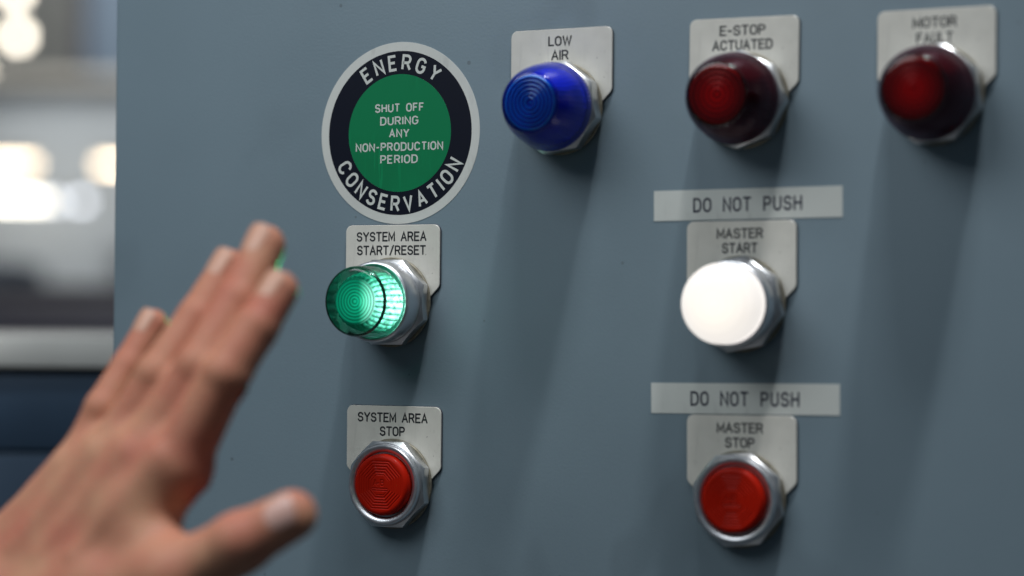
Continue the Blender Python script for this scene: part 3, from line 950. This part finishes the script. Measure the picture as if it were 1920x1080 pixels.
# ball of the thumb and the web
th = [hv(p) for p in HAND['thumb']]
add(palm, th[0], th[1], 15.5, 12.6, 10)
add(palm, hv(HAND['wrist']['index']), th[0], 16, 15, 10)
add(palm, th[1] * .95 + th[0] * .05, hv(HAND['index'][0]) * .66 + hv(HAND['wrist']['index']) * .34, 8.5, 11.5, 10)
for f in fn:
    F1 = np.full(dims, 30.0, dtype=np.float32)
    js = [hv(p) for p in HAND[f]]; rs = [p[3] for p in HAND[f]]
    root = js[0] * .8 + hv(HAND['wrist'][f]) * .2
    add(F1, root, js[0], rs[0] * .8, rs[0] * .9, 4)
    add(F1, js[0], js[1], rs[0] * .88, rs[1] * .97, 1.5, (DORS, 1.05))
    add(F1, js[1], js[2], rs[1] * .96, rs[2], 1.5, (DORS, 1.05))
    add(F1, js[2], js[3], rs[2], rs[3], 1.5, (DORS, 1.12))
    for i, amt in ((0, .15), (1, .24)):     # knuckles
        c = js[i] + DORS * rs[i] * amt
        add(F1, c - (js[i + 1] - js[i]) * .03, c + (js[i + 1] - js[i]) * .03, rs[i] * .6, rs[i] * .6, 2.5)
    # extensor tendon under the skin of the back of the hand
    wq = hv(HAND['wrist'][f])
    add(F1, js[0] + DORS * rs[0] * .66, js[0] * .35 + wq * .65 + DORS * rs[0] * .88, 3.0, 2.4, 5.0)
    palm2 = palm
    if f == 'little': fingers = F1
    else: fingers = smin(fingers, F1, 3.0)
field = smin(palm, fingers, 5.0)
T1 = np.full(dims, 30.0, dtype=np.float32)
rt = [p[3] for p in HAND['thumb']]
add(T1, th[0], th[1], rt[0] * .9, rt[1], 4)
add(T1, th[1], th[2], rt[1] * .97, rt[2], 4)
add(T1, th[2], th[3], rt[2], rt[3], 3.5, (TDORS, 1.15))
add(T1, th[2] + TDORS * 3.4, th[2] + TDORS * 3.2 + (th[3] - th[2]) * .05, 6.6, 6.4, 5)
field = smin(field, T1, 6.0)


def surface_nets(Fd):
    s = Fd < 0
    c = [s[i:s.shape[0] - 1 + i, j:s.shape[1] - 1 + j, k:s.shape[2] - 1 + k] for i in (0, 1) for j in (0, 1) for k in (0, 1)]
    cnt = sum(x.astype(np.int8) for x in c)
    act = (cnt > 0) & (cnt < 8)
    idx = np.argwhere(act)
    num = np.full(act.shape, -1, dtype=np.int64); num[act] = np.arange(len(idx))
    acc = np.zeros((len(idx), 3)); w = np.zeros(len(idx))
    offs = [(i, j, k) for i in (0, 1) for j in (0, 1) for k in (0, 1)]
    for a in range(8):
        for b in range(a + 1, 8):
            oa, ob = np.array(offs[a]), np.array(offs[b])
            if abs(oa - ob).sum() != 1: continue
            va = Fd[tuple((idx + oa).T)].astype(float); vb = Fd[tuple((idx + ob).T)].astype(float)
            m = (va < 0) != (vb < 0)
            t = np.where(m, va / np.where(m, va - vb, 1), 0)
            acc[m] += (oa + (ob - oa) * t[m][:, None]); w[m] += 1
    V = lo + VOX * (idx + acc / w[:, None])
    Q = []
    n = s.shape
    for ax in range(3):
        u, v = [(1, 2), (2, 0), (0, 1)][ax]
        A = s; B = np.roll(s, -1, axis=ax)
        ch = (A != B)
        sl = [slice(1, n[i] - 1) for i in range(3)]
        mask = np.zeros_like(ch); mask[tuple(sl)] = ch[tuple(sl)]
        e = np.argwhere(mask)
        du = np.zeros(3, int); du[u] = 1; dv = np.zeros(3, int); dv[v] = 1
        q = np.stack([num[tuple((e - du - dv).T)], num[tuple((e - dv).T)], num[tuple(e.T)], num[tuple((e - du).T)]], 1)
        flip = ~A[tuple(e.T)]
        q[flip] = q[flip][:, ::-1]
        Q.append(q[(q >= 0).all(1)])
    return V, np.concatenate(Q)


Vn, Qn = surface_nets(field)
me = bpy.data.meshes.new('hand')
pv = np.stack([Vn[:, 0] / 1000, -Vn[:, 1] / 1000, ZC + Vn[:, 2] / 1000], 1)
ORG = np.array(P(*HAND['middle'][0][:3]))
me.from_pydata((pv - ORG).tolist(), [], Qn.tolist())
me.update()
hand = bpy.data.objects.new('hand', me)
COL.objects.link(hand)
hand.location = ORG
tag(hand, 'bare open left hand with spread thumb, reaching up towards the glowing green button', 'hand')
# smooth, one level finer, then press the creases in
dg_mod = hand.modifiers.new('smooth', 'SMOOTH'); dg_mod.iterations = 3; dg_mod.factor = .5
sub = hand.modifiers.new('sub', 'SUBSURF'); sub.levels = 1; sub.render_levels = 1
dg = bpy.context.evaluated_depsgraph_get(); dg.update()
me2 = bpy.data.meshes.new_from_object(hand.evaluated_get(dg))
hand.modifiers.clear(); hand.data = me2; me2.name = 'hand'
nv = len(me2.vertices)
co = np.empty(nv * 3); me2.vertices.foreach_get('co', co); co = co.reshape(-1, 3)
nr = np.empty(nv * 3); me2.vertices.foreach_get('normal', nr); nr = nr.reshape(-1, 3)
w_mm = (co + ORG) ; X = np.stack([w_mm[:, 0] * 1000, -w_mm[:, 1] * 1000, (w_mm[:, 2] - ZC) * 1000], 1)   # (x, out, up) mm
nX = np.stack([nr[:, 0], -nr[:, 1], nr[:, 2]], 1)
disp = np.zeros(nv); red = np.zeros(nv)


def seg_d(X, a, b):
    ab = b - a; t = np.clip(((X - a) @ ab) / (ab @ ab), 0, 1)
    return np.linalg.norm(X - a - t[:, None] * ab, axis=1), t


for a, b, dpt, wd in HAND['crease']:
    a, b = hv(a), hv(b)
    # project: use distance measured square to the line of sight of the dorsal side
    d0 = X - a; ab = b - a; L = np.linalg.norm(ab); u = ab / L
    nn = DORS - u * (DORS @ u); nn /= np.linalg.norm(nn); vv = np.cross(u, nn)
    t = (d0 @ u) / L; q = d0 @ vv + 1.2 * np.sin(t * 5 + a[0]); h = d0 @ nn
    m = np.exp(-(q / (1.7 * wd)) ** 2) * np.clip(1.2 - np.abs(t - .5) * 2, 0, 1) * (np.abs(h) < 16) * np.clip(nX @ DORS * 1.6 + .3, 0, 1)
    disp -= 1.7 * dpt * m; red += m * 1.3
for f in fn + ('thumb',):
    js = [hv(p) for p in HAND[f]]; rs = [p[3] for p in HAND[f]]
    D = TDORS if f == 'thumb' else DORS
    for i in (1, 2):
        ax = js[i + 1] - js[i - 1]; ax /= np.linalg.norm(ax)
        d0 = X - js[i]; t = d0 @ ax; rad = np.linalg.norm(d0 - t[:, None] * ax, axis=1)
        near = np.exp(-(np.maximum(rad - rs[i] * 1.35, 0) / 1.0) ** 2) * np.clip((nX @ D) * 1.8, 0, 1)
        side = d0 @ np.cross(ax, D)
        for o, am in ((-2.6, .8), (0., 1.), (2.5, .8), (4.6, .45), (-4.8, .4)):
            gv = am * near * np.exp(-((t - o - .02 * side ** 2 * (1 if o > 0 else -1)) / .62) ** 2)
            disp -= (.6 if i == 1 else .35) * gv; red += (.8 if i == 1 else .4) * gv
        red += near * np.exp(-(t / 5.5) ** 2) * .6
    # fingertip pinkness
    red += .35 * np.exp(-(np.linalg.norm(X - js[3], axis=1) / 9) ** 2)
for f in fn:                               # finger shafts are pinker than the back of the hand
    js = [hv(p) for p in HAND[f]]
    for i in (0, 1, 2):
        d_, t_ = seg_d(X, js[i], js[i + 1])
        q_ = np.clip(1.3 - d_ / 14, 0, 1) * (np.clip((t_ - .35) * 2, 0, 1) if i == 0 else 1) * (np.clip((1.0 - t_) * 2, 0.2, 1) if i == 2 else 1)
        red = np.maximum(red, .55 * q_)
co2 = co + nr * (disp / 1000)[:, None]
me2.vertices.foreach_set('co', co2.ravel())
at = me2.attributes.new('redness', 'FLOAT', 'POINT'); at.data.foreach_set('value', np.clip(red, 0, 2.0))
me2.polygons.foreach_set('use_smooth', [True] * len(me2.polygons))
me2.update()

m_skin = mat('skin', (0.50, 0.25, 0.155), .55, Specular_IOR_Level=.3)
nt = m_skin.node_tree; b = nt.nodes['Principled BSDF']
N = nt.nodes.new; L = nt.links.new
b.inputs['Subsurface Weight'].default_value = .12
b.inputs['Subsurface Radius'].default_value = (1.0, .35, .18)
b.inputs['Subsurface Scale'].default_value = .004
av = N('ShaderNodeAttribute'); av.attribute_name = 'redness'
tc = N('ShaderNodeTexCoord')
n1 = N('ShaderNodeTexNoise'); n1.inputs['Scale'].default_value = 45; n1.inputs['Detail'].default_value = 5
L(tc.outputs['Object'], n1.inputs['Vector'])
mx0 = N('ShaderNodeMix'); mx0.data_type = 'RGBA'
mx0.inputs[6].default_value = (0.50, 0.255, 0.155, 1); mx0.inputs[7].default_value = (0.46, 0.168, 0.110, 1)
mr = N('ShaderNodeMapRange'); mr.inputs['From Min'].default_value = .35; mr.inputs['From Max'].default_value = .65
L(n1.outputs['Fac'], mr.inputs['Value']); L(mr.outputs[0], mx0.inputs[0])
mx1 = N('ShaderNodeMix'); mx1.data_type = 'RGBA'; mx1.inputs[7].default_value = (0.40, 0.098, 0.062, 1)
ml = N('ShaderNodeMath'); ml.operation = 'MULTIPLY'; ml.inputs[1].default_value = .75
ml.use_clamp = True; L(av.outputs['Fac'], ml.inputs[0]); L(ml.outputs[0], mx1.inputs[0]); L(mx0.outputs[2], mx1.inputs[6])
mx2 = N('ShaderNodeMix'); mx2.data_type = 'RGBA'; mx2.inputs[7].default_value = (0.20, 0.045, 0.03, 1)
mr2 = N('ShaderNodeMapRange'); mr2.inputs['From Min'].default_value = .75; mr2.inputs['From Max'].default_value = 1.8
L(av.outputs['Fac'], mr2.inputs['Value']); L(mr2.outputs[0], mx2.inputs[0]); L(mx1.outputs[2], mx2.inputs[6])
L(mx2.outputs[2], b.inputs['Base Color'])
n2 = N('ShaderNodeTexNoise'); n2.inputs['Scale'].default_value = 700; n2.inputs['Detail'].default_value = 3
L(tc.outputs['Object'], n2.inputs['Vector'])
bp = N('ShaderNodeBump'); bp.inputs['Strength'].default_value = .35; bp.inputs['Distance'].default_value = .0004
L(n2.outputs['Fac'], bp.inputs['Height']); L(bp.outputs[0], b.inputs['Normal'])
me2.materials.append(m_skin)

m_nail = mat('fingernail', (0.53, 0.28, 0.19), .38, Coat_Weight=.06)


m_tnail = mat('thumb_nail', (0.64, 0.39, 0.33), .3, Coat_Weight=.2)


def nail(f, D, wid, length, back):
    """a curved plate laid on the back of a fingertip"""
    js = [hv(p) for p in HAND[f]]; r = HAND[f][3][3]
    ax = js[3] - js[2]; ax /= np.linalg.norm(ax)
    D = D - ax * (D @ ax); D /= np.linalg.norm(D)
    S = np.cross(ax, D)
    V = []; F = []
    nu, nw = 12, 12
    for layer in (0, 1):
        for i in range(nu + 1):
            for j in range(nw + 1):
                u = i / nu; s = j / nw * 2 - 1
                # rounded free edge and rounded root
                e = u * length
                hw = wid * (1 - .16 * (1 - u) ** 2) * math.sqrt(max(1 - max(0, (abs(u - .5) * 2 - .55) / .45) ** 2 * .80, .05))
                ang = s * hw / r
                rr = (r / 1.1 + .28 - .55 * (u - .45) ** 2 * 2 - layer * .5)
                V.append(js[3] + ax * (e - back) + D * rr * math.cos(ang) * 1.0 + S * (r + .15 - layer * .4) * math.sin(ang))
    m = (nu + 1) * (nw + 1)
    for i in range(nu):
        for j in range(nw):
            a = i * (nw + 1) + j; q = (a, a + 1, a + nw + 2, a + nw + 1)
            F.append(q); F.append(tuple(m + t for t in q[::-1]))
    bd = [j for j in range(nw + 1)] + [i * (nw + 1) + nw for i in range(1, nu + 1)] + [nu * (nw + 1) + j for j in range(nw - 1, -1, -1)] + [i * (nw + 1) for i in range(nu - 1, 0, -1)]
    for i in range(len(bd)):
        p, q = bd[i], bd[(i + 1) % len(bd)]
        F.append((p, m + p, m + q, q))
    W_ = [tuple(np.array([v[0] / 1000, -v[1] / 1000, ZC + v[2] / 1000]) - ORG) for v in V]
    return mesh_obj('fingernail', W_, F, m_tnail if f == 'thumb' else m_nail, hand, True, 60)


nail('little', DORS, 4.3, 9.5, 5.0)
nail('ring', DORS, 5.0, 11.0, 6.0)
nail('middle', DORS, 5.4, 11.5, 6.0)
nail('index', DORS, 5.1, 11.0, 6.0)
nail('thumb', TDORS, 5.6, 11.0, 6.0)
